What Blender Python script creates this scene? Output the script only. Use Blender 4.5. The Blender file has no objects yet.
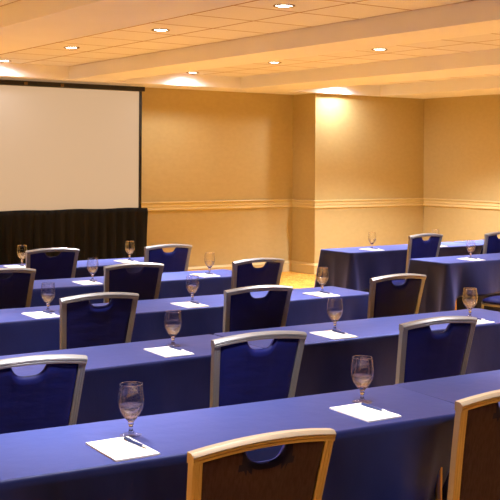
import bpy, bmesh, math, random
from mathutils import Vector, Matrix
random.seed(7)
S = bpy.context.scene
COL = S.collection
PI = math.pi

# ------------------------------------------------------------------ materials
def srgb(r, g, b):
    f = lambda c: (c/255/12.92) if c/255 <= .04045 else ((c/255+.055)/1.055)**2.4
    return (f(r), f(g), f(b), 1)

def mat(name, col, rough=.5, metal=0, spec=.5, sheen=0, sheen_tint=None, noise=None, bump=None, emit=None, sheen_rough=.3):
    m = bpy.data.materials.new(name); m.use_nodes = True
    nt = m.node_tree; b = nt.nodes['Principled BSDF']
    b.inputs['Base Color'].default_value = col
    b.inputs['Roughness'].default_value = rough
    b.inputs['Metallic'].default_value = metal
    b.inputs['Specular IOR Level'].default_value = spec
    if sheen:
        b.inputs['Sheen Weight'].default_value = sheen
        b.inputs['Sheen Roughness'].default_value = sheen_rough
        b.inputs['Sheen Tint'].default_value = sheen_tint or (1, 1, 1, 1)
    tc = nt.nodes.new('ShaderNodeTexCoord')
    if noise:                               # (scale xyz, second colour, detail, contrast lo, hi)
        sc, c2, det, lo, hi = noise
        mp = nt.nodes.new('ShaderNodeMapping'); mp.inputs['Scale'].default_value = sc
        nz = nt.nodes.new('ShaderNodeTexNoise'); nz.inputs['Scale'].default_value = 1
        nz.inputs['Detail'].default_value = det
        rp = nt.nodes.new('ShaderNodeValToRGB')
        rp.color_ramp.elements[0].position = lo; rp.color_ramp.elements[0].color = col
        rp.color_ramp.elements[1].position = hi; rp.color_ramp.elements[1].color = c2
        L = nt.links.new
        L(tc.outputs['Object'], mp.inputs['Vector']); L(mp.outputs[0], nz.inputs['Vector'])
        L(nz.outputs['Fac'], rp.inputs[0]); L(rp.outputs[0], b.inputs['Base Color'])
    if bump:                                # (scale xyz, strength, distance)
        sc, st, di = bump
        mp = nt.nodes.new('ShaderNodeMapping'); mp.inputs['Scale'].default_value = sc
        nz = nt.nodes.new('ShaderNodeTexNoise'); nz.inputs['Scale'].default_value = 1
        nz.inputs['Detail'].default_value = 4
        bp = nt.nodes.new('ShaderNodeBump'); bp.inputs['Strength'].default_value = st
        bp.inputs['Distance'].default_value = di
        L = nt.links.new
        L(tc.outputs['Object'], mp.inputs['Vector']); L(mp.outputs[0], nz.inputs['Vector'])
        L(nz.outputs['Fac'], bp.inputs['Height']); L(bp.outputs[0], b.inputs['Normal'])
    if emit:
        b.inputs['Emission Color'].default_value = emit[0]
        b.inputs['Emission Strength'].default_value = emit[1]
    return m

M_wall = mat('wallcovering', srgb(188, 170, 122), .75, spec=.25, noise=((14, 14, 22), srgb(183, 165, 117), 8, .3, .7),
             bump=((90, 90, 60), .12, .002))
M_trim = mat('painted_moulding', srgb(210, 194, 146), .4, spec=.45)
M_plaster = mat('ceiling_plaster', srgb(236, 236, 246), .9, spec=.1, noise=((1.5, 1.5, 1.5), srgb(231, 231, 240), 3, .3, .7))
M_cloth = mat('navy_satin_cloth', srgb(16, 23, 70), .5, spec=.15, sheen=.4, sheen_tint=srgb(150, 160, 250), sheen_rough=.5,
              noise=((5, 5, 5), srgb(13, 18, 60), 4, .35, .7), bump=((7, 7, 4), .35, .012))
def satin(m, col, rough, k):
    # woven satin: tinted gloss that rises towards grazing view
    nt = m.node_tree; L = nt.links.new; b = nt.nodes['Principled BSDF']
    gl = nt.nodes.new('ShaderNodeBsdfGlossy'); gl.inputs['Color'].default_value = col; gl.inputs['Roughness'].default_value = rough
    lw = nt.nodes.new('ShaderNodeLayerWeight'); lw.inputs[0].default_value = .5
    pw = nt.nodes.new('ShaderNodeMath'); pw.operation = 'POWER'; pw.inputs[1].default_value = 2.5
    mu = nt.nodes.new('ShaderNodeMath'); mu.operation = 'MULTIPLY'; mu.inputs[1].default_value = k
    mx = nt.nodes.new('ShaderNodeMixShader')
    L(lw.outputs['Facing'], pw.inputs[0]); L(pw.outputs[0], mu.inputs[0]); L(mu.outputs[0], mx.inputs[0])
    L(b.outputs[0], mx.inputs[1]); L(gl.outputs[0], mx.inputs[2]); L(mx.outputs[0], nt.nodes['Material Output'].inputs['Surface'])
satin(M_cloth, (.19, .26, .80, 1), .5, .66)
M_pad = mat('navy_upholstery', srgb(22, 27, 96), .6, spec=.15, sheen=.25, sheen_tint=srgb(90, 90, 220),
            noise=((6, 6, 6), srgb(16, 20, 78), 5, .3, .7), bump=((9, 9, 30), .3, .008))
M_pad_warmlit = mat('woven_chair_back_painted_warmlit', srgb(74, 58, 92), .75, spec=.2, noise=((160, 160, 12), srgb(62, 48, 80), 2, .35, .65),
             bump=((300, 300, 90), .3, .002))  # navy fabric with brown of warm light from behind painted into its colour
M_metal = mat('brushed_aluminium', srgb(150, 150, 152), .4, metal=.6)
M_metal_warmlit = mat('aluminium_painted_warmlit', srgb(186, 170, 146), .42, metal=.5)  # aluminium frame, gold of warm light from behind painted into its colour
M_leg = mat('brass_tube', srgb(206, 168, 104), .35, metal=.7)
M_paper = mat('white_paper', srgb(250, 249, 244), .8, spec=.2)
M_ink = mat('pen_blue', srgb(24, 48, 110), .3)
M_penw = mat('pen_white', srgb(235, 236, 240), .3)
M_black = mat('black_frame', srgb(20, 17, 15), .45)
M_drape = mat('black_drape', srgb(18, 19, 21), .8, spec=.15, bump=((14, 14, 2), .3, .01))
M_screen = mat('screen_added_glow', srgb(84, 80, 78), .95, spec=.05, emit=(srgb(217, 179, 140), .78))  # even glow added to the blank screen, no projector lights it
M_wood = mat('folding_table_top', srgb(150, 110, 70), .5)
M_ring = mat('downlight_trim', srgb(120, 96, 66), .35, metal=.6)
M_lens = mat('downlight_lens', srgb(255, 250, 235), .4, emit=((1, .93, .82, 1), 26))
M_rubber = mat('black_rubber', srgb(18, 18, 18), .7)

def tile_mat():
    m = mat('ceiling_tile', srgb(232, 212, 190), .95, spec=.05)
    nt = m.node_tree; b = nt.nodes['Principled BSDF']; L = nt.links.new
    tc = nt.nodes['Texture Coordinate']
    br = nt.nodes.new('ShaderNodeTexBrick')
    br.offset = 0; br.squash = 1
    br.inputs['Scale'].default_value = 1
    br.inputs['Brick Width'].default_value = .6; br.inputs['Row Height'].default_value = .6
    br.inputs['Mortar Size'].default_value = .010; br.inputs['Mortar Smooth'].default_value = .1
    br.inputs['Color1'].default_value = srgb(236, 235, 244)
    br.inputs['Color2'].default_value = srgb(232, 231, 240)
    br.inputs['Mortar'].default_value = srgb(160, 122, 92)
    nz = nt.nodes.new('ShaderNodeTexNoise'); nz.inputs['Scale'].default_value = 70; nz.inputs['Detail'].default_value = 3
    mx = nt.nodes.new('ShaderNodeMix'); mx.data_type = 'RGBA'; mx.blend_type = 'MULTIPLY'
    mx.inputs[0].default_value = .2
    mp = nt.nodes.new('ShaderNodeMapping'); mp.inputs['Location'].default_value = (.3, 0, 0)
    L(tc.outputs['Object'], mp.inputs['Vector']); L(mp.outputs[0], br.inputs['Vector']); L(tc.outputs['Object'], nz.inputs['Vector'])
    L(br.outputs['Color'], mx.inputs[6]); L(nz.outputs['Fac'], mx.inputs[7])
    L(mx.outputs[2], b.inputs['Base Color'])
    bp = nt.nodes.new('ShaderNodeBump'); bp.inputs['Strength'].default_value = .3; bp.inputs['Distance'].default_value = .004
    L(nz.outputs['Fac'], bp.inputs['Height']); L(bp.outputs[0], b.inputs['Normal'])
    return m
M_tile = tile_mat()

def carpet_mat():
    m = mat('patterned_gold_carpet', srgb(214, 150, 52), .95, spec=.05)
    nt = m.node_tree; b = nt.nodes['Principled BSDF']; L = nt.links.new
    tc = nt.nodes['Texture Coordinate']
    vo = nt.nodes.new('ShaderNodeTexVoronoi'); vo.inputs['Scale'].default_value = 5.5
    wv = nt.nodes.new('ShaderNodeTexWave'); wv.inputs['Scale'].default_value = 3.5
    wv.inputs['Distortion'].default_value = 22; wv.inputs['Detail'].default_value = 5; wv.inputs['Detail Scale'].default_value = 3
    r1 = nt.nodes.new('ShaderNodeValToRGB')
    e = r1.color_ramp.elements
    e[0].position = .1; e[0].color = srgb(176, 106, 34); e[1].position = .75; e[1].color = srgb(230, 180, 92)
    k = e.new(.4); k.color = srgb(210, 144, 52)
    mx = nt.nodes.new('ShaderNodeMix'); mx.data_type = 'RGBA'; mx.inputs[0].default_value = .35
    L(tc.outputs['Object'], vo.inputs['Vector']); L(tc.outputs['Object'], wv.inputs['Vector'])
    L(wv.outputs['Fac'], r1.inputs[0]); L(r1.outputs[0], mx.inputs[6])
    r2 = nt.nodes.new('ShaderNodeValToRGB')
    r2.color_ramp.elements[0].color = srgb(180, 112, 64); r2.color_ramp.elements[1].color = srgb(234, 180, 86)
    r2.color_ramp.elements[1].position = .6
    L(vo.outputs['Distance'], r2.inputs[0]); L(r2.outputs[0], mx.inputs[7])
    L(mx.outputs[2], b.inputs['Base Color'])
    nz = nt.nodes.new('ShaderNodeTexNoise'); nz.inputs['Scale'].default_value = 300
    bp = nt.nodes.new('ShaderNodeBump'); bp.inputs['Distance'].default_value = .004
    L(tc.outputs['Object'], nz.inputs['Vector']); L(nz.outputs['Fac'], bp.inputs['Height']); L(bp.outputs[0], b.inputs['Normal'])
    return m
M_carpet = carpet_mat()

def glass_mat():
    m = bpy.data.materials.new('clear_glass'); m.use_nodes = True
    nt = m.node_tree; b = nt.nodes['Principled BSDF']
    b.inputs['Base Color'].default_value = (.98, .98, 1, 1)
    b.inputs['Roughness'].default_value = 0.0
    b.inputs['IOR'].default_value = 1.5
    b.inputs['Transmission Weight'].default_value = 1
    L = nt.links.new
    tr = nt.nodes.new('ShaderNodeBsdfTransparent'); gl = nt.nodes.new('ShaderNodeBsdfGlossy'); gl.inputs['Roughness'].default_value = .03; gl.inputs['Color'].default_value = (.8, .9, 1, 1)
    lw = nt.nodes.new('ShaderNodeLayerWeight'); lw.inputs[0].default_value = .5
    pw = nt.nodes.new('ShaderNodeMath'); pw.operation = 'POWER'; pw.inputs[1].default_value = 4
    ma = nt.nodes.new('ShaderNodeMath'); ma.operation = 'MULTIPLY_ADD'; ma.inputs[1].default_value = .6; ma.inputs[2].default_value = .008
    mx = nt.nodes.new('ShaderNodeMixShader'); m2 = nt.nodes.new('ShaderNodeMixShader'); m2.inputs[0].default_value = .9
    L(lw.outputs['Facing'], pw.inputs[0]); L(pw.outputs[0], ma.inputs[0]); L(ma.outputs[0], mx.inputs[0])
    L(tr.outputs[0], mx.inputs[1]); L(gl.outputs[0], mx.inputs[2])
    L(b.outputs[0], m2.inputs[1]); L(mx.outputs[0], m2.inputs[2]); L(m2.outputs[0], nt.nodes['Material Output'].inputs['Surface'])
    return m
M_glass = glass_mat()
M_water = mat('water', (1, 1, 1, 1), 0); M_water.node_tree.nodes['Principled BSDF'].inputs['Transmission Weight'].default_value = 1
M_water.node_tree.nodes['Principled BSDF'].inputs['IOR'].default_value = 1.33
_nt = M_water.node_tree; _t = _nt.nodes.new('ShaderNodeBsdfTransparent'); _m = _nt.nodes.new('ShaderNodeMixShader'); _m.inputs[0].default_value = .6
_nt.links.new(_nt.nodes['Principled BSDF'].outputs[0], _m.inputs[1]); _nt.links.new(_t.outputs[0], _m.inputs[2])
_nt.links.new(_m.outputs[0], _nt.nodes['Material Output'].inputs['Surface'])
M_solid = mat('solid_glass', (1, 1, 1, 1), 0); M_solid.node_tree.nodes['Principled BSDF'].inputs['Transmission Weight'].default_value = 1

# ------------------------------------------------------------------ helpers
def link(name, bm, m, parent=None, smooth=False, mods=None):
    bmesh.ops.recalc_face_normals(bm, faces=bm.faces)
    me = bpy.data.meshes.new(name); bm.to_mesh(me); bm.free()
    for x in (m if isinstance(m, (list, tuple)) else [m]): me.materials.append(x)
    if smooth:
        for p in me.polygons: p.use_smooth = True
        if smooth != 'all':
            me.set_sharp_from_angle(angle=math.radians(smooth if smooth is not True else 40))
    o = bpy.data.objects.new(name, me); COL.objects.link(o)
    if parent: o.parent = parent
    return o

def empty(name, loc=(0, 0, 0), rz=0):
    o = bpy.data.objects.new(name, None); COL.objects.link(o)
    o.empty_display_size = .1
    o.location = loc; o.rotation_euler = (0, 0, rz)
    return o

def tag(o, label, cat, group=None, kind=None):
    if label: o['label'] = label
    if cat: o['category'] = cat
    if group: o['group'] = group
    if kind: o['kind'] = kind
    return o

def struct(o, label=None, cat=None):
    o['kind'] = 'structure'
    if label: o['label'] = label
    if cat: o['category'] = cat
    return o

def copy_tree(o, parent=None):
    c = o.copy(); COL.objects.link(c); c.parent = parent
    for ch in list(o.children): copy_tree(ch, c)
    return c

def box(bm, x0, x1, y0, y1, z0, z1, bev=0):
    v = [bm.verts.new((x, y, z)) for z in (z0, z1) for y in (y0, y1) for x in (x0, x1)]
    fs = [(0, 2, 3, 1), (4, 5, 7, 6), (0, 1, 5, 4), (2, 6, 7, 3), (0, 4, 6, 2), (1, 3, 7, 5)]
    F = [bm.faces.new([v[i] for i in f]) for f in fs]
    if bev:
        es = {e for f in F for e in f.edges}
        bmesh.ops.bevel(bm, geom=list(es), offset=bev, segments=2, profile=.5, affect='EDGES')

def B(*a, bev=0):
    bm = bmesh.new(); box(bm, *a, bev=bev); return bm

def tube(bm, pts, r, n=10, cap=True):
    """round tube through points; r number or list"""
    pts = [Vector(p) for p in pts]; rings = []
    up = Vector((0, 0, 1))
    for i, p in enumerate(pts):
        d = (pts[min(i+1, len(pts)-1)] - pts[max(i-1, 0)]).normalized()
        a = d.cross(up)
        if a.length < .05: a = d.cross(Vector((1, 0, 0)))
        a.normalize(); b = d.cross(a).normalized()
        rr = r[i] if isinstance(r, (list, tuple)) else r
        rings.append([bm.verts.new(p + a*rr*math.cos(2*PI*k/n) + b*rr*math.sin(2*PI*k/n)) for k in range(n)])
    for i in range(len(rings)-1):
        for k in range(n):
            bm.faces.new((rings[i][k], rings[i][(k+1) % n], rings[i+1][(k+1) % n], rings[i+1][k]))
    if cap:
        bm.faces.new(rings[0]); bm.faces.new(rings[-1])

def lathe(bm, prof, n=32, closed=False):
    rings = []
    for (r, z) in prof:
        if r < 1e-6: rings.append([bm.verts.new((0, 0, z))])
        else: rings.append([bm.verts.new((r*math.cos(2*PI*k/n), r*math.sin(2*PI*k/n), z)) for k in range(n)])
    m = len(rings)
    for i in range(m if closed else m-1):
        a, b = rings[i], rings[(i+1) % m]
        for k in range(n):
            k2 = (k+1) % n
            if len(a) == 1 and len(b) == 1: continue
            if len(a) == 1: bm.faces.new((a[0], b[k2], b[k]))
            elif len(b) == 1: bm.faces.new((a[k], a[k2], b[0]))
            else: bm.faces.new((a[k], a[k2], b[k2], b[k]))

def moulding(name, path, prof, m, side=1):
    """extrude a (outward, z) profile along a plan polyline; outward = to the right of travel * side"""
    bm = bmesh.new(); P = [Vector((p[0], p[1])) for p in path]; rings = []
    for i, p in enumerate(P):
        def nrm(a, b):
            d = (b-a).normalized(); return Vector((d.y, -d.x))*side
        if i == 0: n = nrm(P[0], P[1]); k = 1
        elif i == len(P)-1: n = nrm(P[-2], P[-1]); k = 1
        else:
            n1, n2 = nrm(P[i-1], P[i]), nrm(P[i], P[i+1])
            n = (n1+n2).normalized(); k = 1/max(.2, n.dot(n1))
        rings.append([bm.verts.new((p.x+n.x*o*k, p.y+n.y*o*k, z)) for o, z in prof])
    for i in range(len(rings)-1):
        for j in range(len(prof)):
            j2 = (j+1) % len(prof)
            bm.faces.new((rings[i][j], rings[i][j2], rings[i+1][j2], rings[i+1][j]))
    bm.faces.new(rings[0]); bm.faces.new(rings[-1])
    return link(name, bm, m, smooth=30)

# ------------------------------------------------------------------ room shell
XL, XR, YR, YB = -5.0, 11.42, -4.0, 12.16     # left wall, right wall, rear wall, back wall
BX, BY = 9.28, 11.63                          # projecting part of the back wall
ZT, ZS = 2.745, 2.59                          # tile height, beam and soffit height
struct(link('floor', B(XL, XR, YR, YB, -.1, 0), M_carpet))
struct(link('wall_back', B(XL, BX, YB, YB+.2, 0, 2.95), M_wall))
struct(link('wall_projection', B(BX, XR, BY, YB+.2, 0, 2.95), M_wall))
struct(link('wall_right', B(XR, XR+.2, YR-.2, YB+.2, 0, 2.95), M_wall))
struct(link('wall_left', B(XL-.2, XL, YR-.2, YB+.2, 0, 2.95), M_wall))
struct(link('wall_rear', B(XL, XR, YR-.2, YR, 0, 2.95), M_wall))
ceil = struct(link('ceiling', B(XL, XR, YR, YB, ZT+.004, ZT+.15), M_plaster))
YSF = 11.53
fields = [(-3.98, -2.18), (-1.45, .35), (1.07, 2.87), (3.60, 5.40), (5.95, 7.91), (8.72, 10.42)]
LX = [-3.08, -.55, 1.97, 4.50, 7.02, 9.55]        # downlight line of each bay
edges = [XL] + [v for f in fields for v in f] + [XR]
for i in range(0, len(edges), 2):
    struct(link('ceiling_beam', B(edges[i], edges[i+1], YR, YSF, ZS, ZT+.02), M_plaster, ceil))
struct(link('ceiling_soffit', B(XL, XR, YSF, YB, ZS, ZT+.02), M_plaster, ceil))

for (a, b), lx in zip(fields, LX):               # lay-in tiles of each bay, joints centred on its downlights
    o = struct(link('ceiling_tiles', B(a-lx-.02, b-lx+.02, YR-11.62, YSF-11.62+.02, 0, .004), M_tile, ceil))
    o.location = (lx+.3 - .3, 11.62, ZT)

rail = [(0, .940), (.012, .940), (.022, .948), (.024, .958), (.014, .964), (.012, .985), (.020, .992), (.022, 1.003), (.014, 1.010),
        (.014, 1.030), (.030, 1.040), (.034, 1.052), (.030, 1.058), (0, 1.060)]
base = [(0, 0), (.018, 0), (.018, .115), (.024, .120), (.024, .130), (.012, .145), (.008, .155), (0, .158)]
outline = [(XL, YB), (BX, YB), (BX, BY), (XR, BY), (XR, YR)]
struct(moulding('trim_1', outline, rail, M_trim))
struct(moulding('baseboard_back', outline, base, M_trim))

# ------------------------------------------------------------------ downlights
def make_downlight():
    t = empty('downlight')
    bm = bmesh.new()
    lathe(bm, [(.080, 0), (.080, -.005), (.074, -.008), (.064, -.005), (.060, .002), (.060, 0)], 28, closed=True)
    link('trim_ring', bm, M_ring, t, smooth=40)
    bm = bmesh.new()
    lathe(bm, [(0, -.002), (.040, -.003), (.058, -.001), (.0595, .0005), (0, .0005)], 24)
    link('lens', bm, M_lens, t, smooth=40)
    return t
dl0 = make_downlight(); first = True
DL_LABEL = {
 (3, 0): 'recessed ceiling downlight farthest left, above the projection screen',
 (3, 1): 'recessed downlight in the left tiled bay, second out from the screen wall',
 (3, 2): 'recessed downlight in the left tiled bay, third out from the screen wall',
 (3, 3): 'recessed downlight in the left tiled bay nearest the top edge of the photo',
 (4, 0): 'small recessed downlight in the middle tiled bay beside the back wall soffit',
 (4, 1): 'recessed downlight in the middle tiled bay, second out from the back wall',
 (4, 2): 'recessed downlight in the middle tiled bay, third out from the back wall',
 (5, 0): 'recessed downlight in the right tiled bay, before the pale projecting wall',
}
POWER = 340
for fi, (a, b) in enumerate(fields):
    for k in range(6):
        x, y = LX[fi], 11.32 - 1.77*k
        t = dl0 if first else copy_tree(dl0); first = False
        t.location = (x, y, ZT)
        lab = DL_LABEL.get((fi, k), 'recessed round downlight in the tiled ceiling of the room')
        tag(t, lab, 'ceiling light', 'recessed ceiling downlights')
        ld = bpy.data.lights.new('downlight_bulb', 'SPOT')
        ld.energy = POWER*({2: .15, 3: .15, 4: .14, 5: .21}.get(fi, .4) if k == 0 else (1.9 if (fi, k) == (5, 1) else 1.35 if (fi, k) == (4, 1) else 1)); ld.color = (1, .975, .98); ld.spot_size = math.radians(172 if k == 0 else (122 if (fi, k) == (5, 1) else 104 if (fi, k) == (4, 1) else 92)); ld.spot_blend = .8 if k == 0 else .65
        ld.shadow_soft_size = .045
        lo = bpy.data.objects.new('downlight_bulb', ld); COL.objects.link(lo); lo.location = (x, y, ZT-.02)

# ------------------------------------------------------------------ screen and drapes
scr = empty('projection_screen', (0, 11.8, 0))
SX0, SX1 = 3.2, 6.53
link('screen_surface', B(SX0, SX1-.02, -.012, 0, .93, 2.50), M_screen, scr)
bm = bmesh.new()
box(bm, SX0-.03, SX1+.05, -.035, .0, 2.505, 2.565, .004)
box(bm, SX1-.025, SX1+.01, -.03, .0, 0.0, 2.51, .003)
box(bm, SX0-.03, SX0, -.03, .0, 0.0, 2.51, .003)
box(bm, SX0, SX1-.02, -.02, .0, .90, .94)
link('screen_frame', bm, M_black, scr)
for x in (4.95, 5.42): link('frame_clamp', B(x-.02, x+.02, -.05, -.035, 2.515, 2.55, bev=.002), M_ring, scr)
tag(scr, 'large blank beige projection screen in a thin black frame before the back wall', 'projection screen')

def drape(x0, x1, y, z0, z1):
    bm = bmesh.new(); n = 420; rows = 14; G = []
    random.seed(3)
    ph = []; p = 0
    for i in range(n+1):
        p += 2*PI/(n/(15*(x1-x0)/2.2)) * random.choice((.35, .6, 1, 1.3, 2.1)); ph.append(p)
    for j in range(rows+1):
        t = j/rows; z = z1 + (z0-z1)*t; r = []
        for i in range(n+1):
            x = x0 + (x1-x0)*i/n
            amp = .006 + .016*min(1, t*3)
            yy = y + amp*math.sin(ph[i]) + .012*math.sin(x*4.1+t*1.3)*t
            xx = x + .012*math.sin(ph[i]*.5+t*2)*t + (.03*max(0, (i/n-.97)/.03)*(1-t)*(1 if t > .02 else .6))
            zz = z - (.004*(1-math.cos(x*9)) if j == 0 else 0)
            r.append(bm.verts.new((xx, yy, zz)))
        G.append(r)
    for j in range(rows):
        for i in range(n): bm.faces.new((G[j][i], G[j][i+1], G[j+1][i+1], G[j+1][i]))
    return bm
dr = link('black_drape', drape(3.1, 6.57, 11.70, .01, 1.016), M_drape, smooth='all')
sm = dr.modifiers.new('thickness', 'SOLIDIFY'); sm.thickness = .003
tag(dr, 'black pleated drape hanging below the projection screen', 'drape')

# ------------------------------------------------------------------ tables and cloths
D = .47
def make_table():
    t = empty('banquet_table')
    link('tabletop', B(.01, 1.82, .01, D-.01, .722, .742, bev=.003), M_wood, t)
    for x in (.13, 1.70):
        for y in (.035, D-.035):
            bm = bmesh.new(); tube(bm, [(x, y, .722), (x, y, .012)], .0125, 10)
            lg = link('leg', bm, M_leg, t, smooth=40)
            bm = bmesh.new(); tube(bm, [(x, y, .016), (x, y, 0)], .015, 10); link('foot_cap', bm, M_rubber, lg, smooth=40)
        bm = bmesh.new(); tube(bm, [(x, .035, .25), (x, D-.035, .25)], .009, 8)
        link('crossbar', bm, M_leg, t, smooth=40)
    return t

def make_cloth(L, seed, free_l, free_r, front=.293, back=.45):
    rnd = random.Random(seed); bm = bmesh.new()
    rc = .018; pts = []
    def arc(cx, cy, a0):
        for k in range(7):
            a = a0 + PI/2*k/6; pts.append((cx+rc*math.cos(a), cy+rc*math.sin(a), math.cos(a), math.sin(a)))
    def line(x0, y0, x1, y1, nx, ny, n):
        for k in range(1, n): pts.append((x0+(x1-x0)*k/n, y0+(y1-y0)*k/n, nx, ny))
    arc(rc, rc, PI); line(rc, 0, L-rc, 0, 0, -1, 110)
    arc(L-rc, rc, -PI/2); line(L, rc, L, D-rc, 1, 0, 32)
    arc(L-rc, D-rc, 0); line(L-rc, D, rc, D, 0, 1, 110)
    arc(rc, D-rc, PI/2); line(0, D-rc, 0, rc, -1, 0, 32)
    corners = [(0, 0, free_l), (L, 0, free_r), (L, D, free_r), (0, D, free_l)]
    w = [(rnd.uniform(0, 6.28), rnd.uniform(2.5, 7), rnd.uniform(.4, 1)) for _ in range(6)]
    T = [0, .15, .5, 1] + [1+i for i in range(1, 15)]
    rings = []
    for ti in range(len(T)):
        r = []
        for i, (x, y, nx, ny) in enumerate(pts):
            dc, cor = min((math.hypot(x-c[0], y-c[1]), c) for c in corners)
            wc = math.exp(-(dc/.085)**2)
            end = abs(nx) > .7
            side = abs(ny) > .7
            we = 1 if end else (0 if side else .5)
            dd = back if ny > .3 else front
            drop = dd + (.48-dd)*we
            wc2 = wc if ny < .3 and y < D*.6 else 0
            drop = drop*(1-wc2) + wc2*(.40 if cor[2] else .33)
            if T[ti] <= 1:                      # rounded table edge
                a = T[ti]*PI/2; re = .010
                off = re*math.sin(a); z = .7475 - re*(1-math.cos(a)); t = 0
            else:
                t = (T[ti]-1)/14; off = .010; z = .7375 - drop*t + .0
            zf = t
            wave = sum(c*math.sin((x if not end else y*1.3+x)*b*1.8+a) for a, b, c in w)*.015*zf + (.0035*math.sin(x*21+w[0][0])*math.sin(x*7.3+w[1][0]) + .003*math.sin(x*34+w[2][0])*math.sin(x*4.1+w[3][0]))*zf
            flare = 0
            if cor[2]:
                flare = .05*wc*zf**1.0 - .022*zf*math.exp(-((dc-.17)/.07)**2)
            elif side:
                flare = -.03*wc*zf
            o = off + wave*(1-wc) + flare + .008*zf
            px, py = x + nx*o, y + ny*o
            if cor[2] and t > 0:                # the loose corner fold leans out diagonally
                dx = -1 if cor[0] == 0 else 1; dy = -1 if cor[1] == 0 else 1
                px += dx*.018*wc*zf; py += dy*.016*wc*zf
            if not cor[2] and t > 0:
                tk = (.10*zf*max(0, 1-abs(x-cor[0])/.26)) if cor[0] > 0 else 0
                px += tk*(1 if cor[0] == 0 else -1)
                if cor[0] > 0 and y < D*.5: py += .07*zf*max(0, 1-abs(x-cor[0])/.17)
                if end: px -= nx*.02*zf
            r.append(bm.verts.new((px, py, z)))
        rings.append(r)
    n = len(pts)
    for a, b in zip(rings, rings[1:]):
        for k in range(n): bm.faces.new((a[k], a[(k+1) % n], b[(k+1) % n], b[k]))
    # top sheet: a strip grid between front and back edges keeps it smooth
    f = bm.faces.new(rings[0])
    bmesh.ops.triangulate(bm, faces=[f])
    o = link('tablecloth', bm, M_cloth, smooth=50)
    md = o.modifiers.new('thickness', 'SOLIDIFY'); md.thickness = .0025; md.offset = -1
    return o

# (name, x of left end, y of near edge, rotation, row text, left free, right free)
TABLES = [
 ('A1', .95, 2.740, -5.6, 'front row table, left one', 0, 0),
 ('A2', 2.79, 2.565, -3.5, 'front row table, cut off by the right edge', 0, 1),
 ('B1', 1.02, 3.985, -1.0, 'second row table from the camera, left one', 0, 0),
 ('B2', 2.86, 3.965, -3.2, 'second row table from the camera, right one', 0, 1),
 ('C1', .98, 5.43, -3.5, 'third row table at the left edge', 0, 0),
 ('C2', 2.82, 5.270, -2.6, 'third row table ending at the aisle', 0, 1),
 ('D1', .96, 6.72, -3.0, 'fourth row table, barely visible at the left edge', 0, 0),
 ('D2', 2.80, 6.625, -3.0, 'fourth row table', 0, 1),
 ('E2', 2.82, 7.77, 0.3, 'farthest left block row by the black drape', 0, 1),
 ('R1', 6.52, 7.600, 0.3, 'far right block table below the projecting wall', 1, 0),
 ('R3', 8.40, 7.610, 0.3, 'far right table behind the right edge chair', 0, 1),
 ('R2', 6.56, 6.380, -0.5, 'nearer right block table with long hanging end cloth', 1, 1),
]
CL_LABEL = {
 'A1': 'blue tablecloth on the front row table holding the two nearest goblets',
 'A2': 'blue tablecloth at the right edge behind the nearest right chair',
 'B1': 'blue tablecloth of the second row, left table behind the nearest left goblet',
 'B2': 'blue tablecloth of the second row, right table with a bright corner at the right edge',
 'C1': 'blue tablecloth of the third row at the left edge, left of the seam',
 'C2': 'blue tablecloth of the third row whose free corner ends at the aisle',
 'D1': 'sliver of blue tablecloth of the fourth row at the left edge',
 'D2': 'blue tablecloth of the fourth row with a goblet left of the aisle chair',
 'E2': 'blue tablecloth of the farthest left row in front of the black drape',
 'R1': 'blue tablecloth with flared corner under the pale projecting wall, right of aisle',
 'R3': 'far blue tablecloth seen behind the chair cut by the right edge',
 'R2': 'blue tablecloth with a long dark hanging end right of the aisle, nearer table',
}
t0 = make_table(); used = False
TT = {}
for i, (nm, x, y, deg, txt, fl, fr) in enumerate(TABLES):
    t = copy_tree(t0) if used else t0; used = True
    t.location = (x, y, 0); t.rotation_euler = (0, 0, math.radians(deg))
    tag(t, 'folding table under blue cloth: ' + txt, 'table', 'folding tables under blue cloths')
    c = make_cloth(1.83, 40+i, fl, fr, .36 if nm in ('R1', 'R3') else .293, .60 if nm in ('R2', 'R1', 'R3') else .45)
    c.location = (x, y, 0); c.rotation_euler = (0, 0, math.radians(deg))
    tag(c, CL_LABEL[nm], 'tablecloth', 'blue tablecloths')

# ------------------------------------------------------------------ chairs
HW = .2145           # half width of the top rail
def yb(z):          # lean of the back: local y at height z
    t = (z-.42)/.5
    return -.185 - .075*t - .02*t*t
def hw(z):          # half width of the posts (outer)
    t = (z-.42)/.5
    return .172 + .041*t
def arch(x): return .926 + .019*(1-(x/HW)**2)
def bow(x): return -.010*(1-(x/HW)**2)
GR = [(0, .001), (.05, 0), (.27, 0), (.31, .0016), (.36, 0), (.62, 0), (.66, .0016), (.71, 0), (.95, 0), (1, .001)]
RW = .028
GRT = [(0, .012), (.12, .007), (.34, 0), (.40, .002), (.46, 0), (.62, 0), (.68, .002), (.74, 0), (.95, 0), (1, .001)]
def band(bm, st, th, GR=GR):
    """st: list of (outer, inner) points; grooved back face towards -y, thickness th towards +y"""
    rings = []
    for o, i in st:
        o, i = Vector(o), Vector(i)
        r = [o.lerp(i, a) + Vector((0, d, 0)) for a, d in GR] + [i+Vector((0, th, 0)), o+Vector((0, th, 0))]
        rings.append([bm.verts.new(p) for p in r])
    m = len(rings[0])
    for a, b in zip(rings, rings[1:]):
        for k in range(m): bm.faces.new((a[k], a[(k+1) % m], b[(k+1) % m], b[k]))
    bm.faces.new(rings[0]); bm.faces.new(rings[-1])

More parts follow.
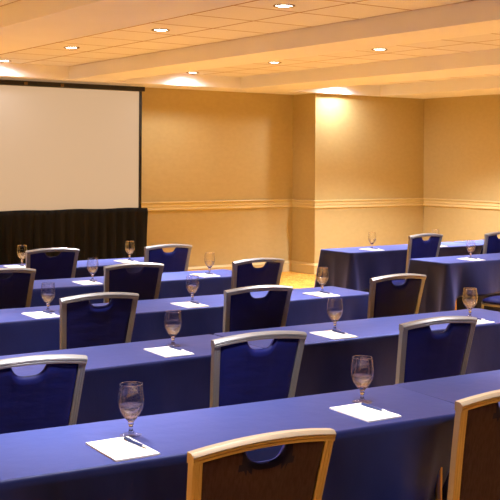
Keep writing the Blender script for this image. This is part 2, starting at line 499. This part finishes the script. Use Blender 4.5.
def make_chair(name, backmat, fm):
    t = empty(name)
    # back frame: top rail and the two posts
    bm = bmesh.new(); st = []
    for k in range(25):
        x = -HW + 2*HW*k/24; z = arch(x)
        zo = z; st.append(((x, yb(zo)+bow(x)-.003, zo), (x*.985, yb(zo-RW)+bow(x)-.003, zo-RW)))
    band(bm, st, .032, GRT)
    link('top_rail', bm, fm, t, smooth=14)
    for s in (-1, 1):
        bm = bmesh.new(); st = []
        for k in range(15):
            z = .40 + (.921-.40)*k/14
            st.append(((s*hw(z), yb(z), z), (s*(hw(z)-RW), yb(z), z)))
        band(bm, st, .024)
        link('back_post', bm, fm, t, smooth=14)
    # upholstered back with a hand hole under the rail
    bm = bmesh.new(); nx, nz = 44, 22
    F, R = [], []
    NW, ND = .063, .045
    for j in range(nz+1):
        fr, rr = [], []
        for i in range(nx+1):
            q = -1 + 2*i/nx
            q = q*(.62+.38*abs(q))          # denser in the middle
            b = j/nz
            def top(x):
                zt = arch(x) - RW + .003
                if abs(x) < NW: zt -= ND*(1-(abs(x)/NW)**3.0)**.62
                return zt
            x = q*(hw(.86)-RW+.002); zt = top(x)
            z = .505 + (zt-.505)*b
            x = q*(hw(z)-RW+.003)
            e = min(1, (1-abs(q))/.10)
            et = min(1, (1-b)/.10); eb = min(1, b/.07)
            rnd_ = (1-(1-e)**2)**.5 * (1-(1-eb)**2)**.5
            near = math.exp(-((abs(x))/.10)**4)
            rt = (1-(1-et)**2)**.5
            rt = rt*near + (.6+.4*rt)*(1-near)
            y0 = yb(z) + bow(x)*b + .012
            puff = near*math.exp(-((1-b)/.13)**2)*.006
            fr.append(bm.verts.new((x, y0 + .004 + (.020+puff)*rnd_*rt, z)))
            rr.append(bm.verts.new((x, y0 - .001 - (.009+puff)*rnd_*rt, z)))
        F.append(fr); R.append(rr)
    faces_back = []
    for j in range(nz):
        for i in range(nx):
            bm.faces.new((F[j][i], F[j][i+1], F[j+1][i+1], F[j+1][i]))
            faces_back.append(bm.faces.new((R[j][i], R[j+1][i], R[j+1][i+1], R[j][i+1])))
    for i in range(nx):
        bm.faces.new((F[0][i], R[0][i], R[0][i+1], F[0][i+1])); bm.faces.new((F[nz][i], F[nz][i+1], R[nz][i+1], R[nz][i]))
    for j in range(nz):
        bm.faces.new((F[j][0], F[j+1][0], R[j+1][0], R[j][0])); bm.faces.new((F[j][nx], R[j][nx], R[j+1][nx], F[j+1][nx]))
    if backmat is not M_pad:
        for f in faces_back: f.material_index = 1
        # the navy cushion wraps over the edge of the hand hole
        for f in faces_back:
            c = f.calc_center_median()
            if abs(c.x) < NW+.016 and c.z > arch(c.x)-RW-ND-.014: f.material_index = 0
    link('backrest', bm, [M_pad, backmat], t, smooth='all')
    # seat
    bm = bmesh.new(); n = 20; up, dn = [], []
    for j in range(n+1):
        a, b = [], []
        for i in range(n+1):
            u, v = -1+2*i/n, -1+2*j/n
            # square to squircle
            rr = max(abs(u), abs(v)); k = (abs(u)**6+abs(v)**6)**(1/6) or 1
            uu, vv = u*rr/k, v*rr/k
            wd = .205 + .012*vv
            x, y = uu*wd, vv*.20 - .01
            e = (1-rr**5)
            a.append(bm.verts.new((x, y, .428+.034*e+.006*(1-uu*uu)*(1-vv*vv))))
            b.append(bm.verts.new((x*.985, y*.985, .410)))
        up.append(a); dn.append(b)
    for j in range(n):
        for i in range(n):
            bm.faces.new((up[j][i], up[j][i+1], up[j+1][i+1], up[j+1][i])); bm.faces.new((dn[j][i], dn[j+1][i], dn[j+1][i+1], dn[j][i+1]))
    for i in range(n):
        bm.faces.new((up[0][i], dn[0][i], dn[0][i+1], up[0][i+1])); bm.faces.new((up[n][i], up[n][i+1], dn[n][i+1], dn[n][i]))
        bm.faces.new((up[i][0], up[i+1][0], dn[i+1][0], dn[i][0])); bm.faces.new((up[i][n], dn[i][n], dn[i+1][n], up[i+1][n]))
    link('seat', bm, M_pad, t, smooth='all')
    bm = bmesh.new()
    tube(bm, [(-.17, -.20, .397), (-.19, .0, .397), (-.2, .14, .397), (-.18, .175, .397), (0, .18, .397), (.18, .175, .397), (.2, .14, .397), (.19, 0, .397), (.17, -.20, .397)], .0125, 8)
    tube(bm, [(-.17, -.195, .397), (.17, -.195, .397)], .0115, 8)
    link('seat_frame', bm, fm, t, smooth=50)
    for s in (-1, 1):
        bm = bmesh.new(); st = []
        for k in range(9):
            z = .40*k/8; y = -.185 - .085*(1-k/8)**1.5; o = .172 + .02*(1-k/8)
            st.append(((s*o, y, z), (s*(o-.026), y, z)))
        band(bm, st, .022); link('leg', bm, fm, t, smooth=35)
        bm = bmesh.new(); tube(bm, [(s*.19, .165, .39), (s*.198, .185, .2), (s*.205, .20, 0)], [.0125, .012, .011], 10)
        link('leg', bm, fm, t, smooth=50)
        bm = bmesh.new(); tube(bm, [(s*.176, -.215, .17), (s*.197, .187, .17)], .008, 8)
        link('stretcher', bm, fm, t, smooth=50)
    return t

ctop = .27   # distance from chair origin to the top of its back
CHAIRS = [
 (1.530, 2.110, -2.5, 'a', 'banquet chair seen from behind with woven navy back painted warm-lit, bottom centre of the picture'),
 (2.460, 2.125, -2.5, 'a', 'banquet chair with woven navy back painted warm-lit, cut off by the bottom right corner'),
 (1.445, 3.395, -4, 'b', 'navy banquet chair at second row, cut off by the left edge'),
 (2.42, 3.375, -5, 'b', 'navy banquet chair in the middle of the picture, at second row, fully lit back'),
 (3.315, 3.270, -4, 'b', 'navy banquet chair at second row near the right edge, left of a goblet'),
 (2.435, 4.81, -4, 'b', 'navy banquet chair at third row, left one behind the left half of second table'),
 (3.31, 4.63, -4, 'b', 'navy banquet chair at third row, middle one'),
 (4.365, 4.65, -2, 'b', 'navy banquet chair at third row beside the aisle corner of its table'),
 (2.470, 6.220, -4, 'b', 'navy banquet chair at fourth row, cut off by the left edge'),
 (3.335, 6.090, -4, 'b', 'navy banquet chair at fourth row, second from the left edge'),
 (4.235, 5.930, -1, 'b', 'navy banquet chair at fourth row seen against the wall and gold carpet'),
 (3.355, 7.430, -3, 'b', 'navy banquet chair in the farthest left row, before the black drape'),
 (4.305, 7.290, -2, 'b', 'navy banquet chair in the farthest left row, right of the drape against the wall'),
 (7.030, 7.120, 0, 'b', 'navy banquet chair standing between the two right block tables, full back visible'),
 (7.880, 6.950, 0, 'b', 'navy banquet chair in the right block, its back cut by the right edge'),
 (7.020, 5.790, 0, 'b', 'navy banquet chair of which only the seat shows at the right edge'),
]
ca = make_chair('banquet_chair', M_pad_warmlit, M_metal_warmlit); cb = make_chair('banquet_chair', M_pad, M_metal)  # ca: same chair type, recoloured as if warmly lit from behind
seen = set()
for x, y, deg, k, lab in CHAIRS:
    src = ca if k == 'a' else cb
    c = copy_tree(src) if k in seen else src
    seen.add(k)
    a = math.radians(deg)
    c.location = (x - ctop*math.sin(a), y + ctop*math.cos(a), 0); c.rotation_euler = (0, 0, a)
    tag(c, lab, 'chair', 'banquet chairs')

# ------------------------------------------------------------------ goblets, pads, pens
ZC = .7478
def make_goblet():
    bm = bmesh.new()
    outer = [(0, 0), (.0355, 0), (.0365, .0015), (.0355, .003), (.022, .0055), (.011, .009), (.0072, .014), (.0062, .022), (.0066, .030),
             (.0085, .034), (.0095, .037), (.0082, .040), (.0085, .043), (.013, .0485), (.0205, .056), (.0290, .067), (.0360, .080),
             (.0405, .093), (.0424, .105), (.0422, .117), (.0408, .131), (.0389, .145), (.0373, .158), (.0366, .1635)]
    inner = [(.0358, .1645), (.0351, .1635), (.0357, .158), (.0373, .145), (.0392, .131), (.0406, .117), (.0408, .105), (.0389, .093),
             (.0343, .080), (.0273, .067), (.0190, .0575), (.0105, .0515), (0, .0495)]
    lathe(bm, outer+inner, 40)
    for f in bm.faces:
        z = f.calc_center_median().z
        if .009 < z < .058 or z > .1622: f.material_index = 1
    o = link('water_goblet', bm, [M_glass, M_solid], smooth='all')
    bm = bmesh.new()
    lathe(bm, [(0, .0505), (.0096, .0520), (.0180, .0580), (.0264, .067), (.0333, .080), (.0378, .092), (.0389, .097), (.0382, .0965), (0, .0960)], 36)
    link('water', bm, M_water, o, smooth=50)
    return o
def make_pad():
    bm = bmesh.new(); box(bm, -.072, .072, -.111, .111, 0, .005)
    t = link('notepad', bm, M_paper)
    return t
def make_pen():
    t = empty('ballpoint_pen')
    r = .0045
    bm = bmesh.new(); tube(bm, [(0, .035, r), (0, -.045, r)], r, 10); link('barrel', bm, M_ink, t, smooth=40)
    bm = bmesh.new(); tube(bm, [(0, -.045, r), (0, -.062, r), (0, -.070, r)], [r, r*.8, r*.2], 10); link('tip', bm, M_penw, t, smooth=40)
    bm = bmesh.new(); tube(bm, [(0, .035, r), (0, .064, r), (0, .068, r)], [r, r, r*.5], 10)
    box(bm, -.0015, .0015, .025, .062, 2*r, 2*r+.0015); link('clip_end', bm, M_ink, t, smooth=40)
    return t
# goblet x, y, where text, visibility notes
PLACES = [
 (1.600, 2.940, 'on the nearest table, bottom left of the picture'),
 (2.520, 2.875, 'on the nearest table, between the two front chairs'),
 (2.530, 4.240, 'on second row, left of the middle chair'),
 (3.460, 4.165, 'on second row, right of the middle chair'),
 (4.395, 4.100, 'on second row at the right edge'),
 (2.500, 5.600, 'on third row at the left edge'),
 (3.420, 5.500, 'on third row, between two chair backs'),
 (4.400, 5.430, 'on third row by its free aisle corner'),
 (3.400, 6.840, 'on fourth row, between two chairs at left'),
 (4.365, 6.770, 'on fourth row, against the gold wall'),
 (3.400, 8.140, 'on the farthest left row at the left edge'),
 (4.370, 8.070, 'on the farthest left row, below the screen corner'),
 (6.990, 7.840, 'on far right table, left of its chair'),
 (7.870, 7.830, 'on far right table, right of its chair'),
 (7.080, 6.600, 'on the nearer of the two right tables'),
]
g0, p0, n0 = make_goblet(), make_pad(), make_pen()
PO = {3: .112, 4: .098, 7: .112, 8: .118, 9: .092, 12: .108, 13: .100, 14: .095}
rnd = random.Random(11)
for i, (x, y, w) in enumerate(PLACES):
    g = g0 if i == 0 else copy_tree(g0); p = p0 if i == 0 else copy_tree(p0); n = n0 if i == 0 else copy_tree(n0)
    g.location = (x, y, ZC); g.rotation_euler = (0, 0, rnd.uniform(0, 6))
    tag(g, 'clear water goblet ' + w, 'goblet', 'stemmed water goblets')
    a = math.radians(-3+rnd.uniform(-2, 2))
    cx, cy = x-.100, y-PO.get(i, .130)
    p.location = (cx, cy, ZC); p.rotation_euler = (0, 0, a)
    tag(p, 'blank white notepad ' + w, 'notepad', 'white notepads')
    n.location = (cx+.052, cy+.012, ZC+.0052); n.rotation_euler = (0, 0, a+math.radians(rnd.uniform(-2, 6)))
    tag(n, 'dark blue pen with notepad ' + w, 'pen', 'blue pens on the notepads')

# ------------------------------------------------------------------ camera, world, view
cd = bpy.data.cameras.new('camera'); cam = bpy.data.objects.new('camera', cd); COL.objects.link(cam)
cam.location = (0, 0, 1.63)
cd.sensor_width = 36; cd.sensor_fit = 'HORIZONTAL'; cd.lens = 1040/500*36
cd.shift_y = -.18; cd.clip_start = .05
th = math.radians(35)
R = Matrix.Rotation(-th, 3, 'Z') @ Matrix.Rotation(PI/2, 3, 'X') @ Matrix.Rotation(.006, 3, 'Z')
cam.rotation_euler = R.to_euler()
S.camera = cam
w = bpy.data.worlds.new('world'); S.world = w; w.use_nodes = True
w.node_tree.nodes['Background'].inputs[0].default_value = (1, .85, .7, 1)
w.node_tree.nodes['Background'].inputs[1].default_value = .05
S.view_settings.view_transform = 'Standard'; S.view_settings.look = 'None'
S.view_settings.gamma = 1; S.view_settings.use_curve_mapping = False
S.view_settings.exposure = .10
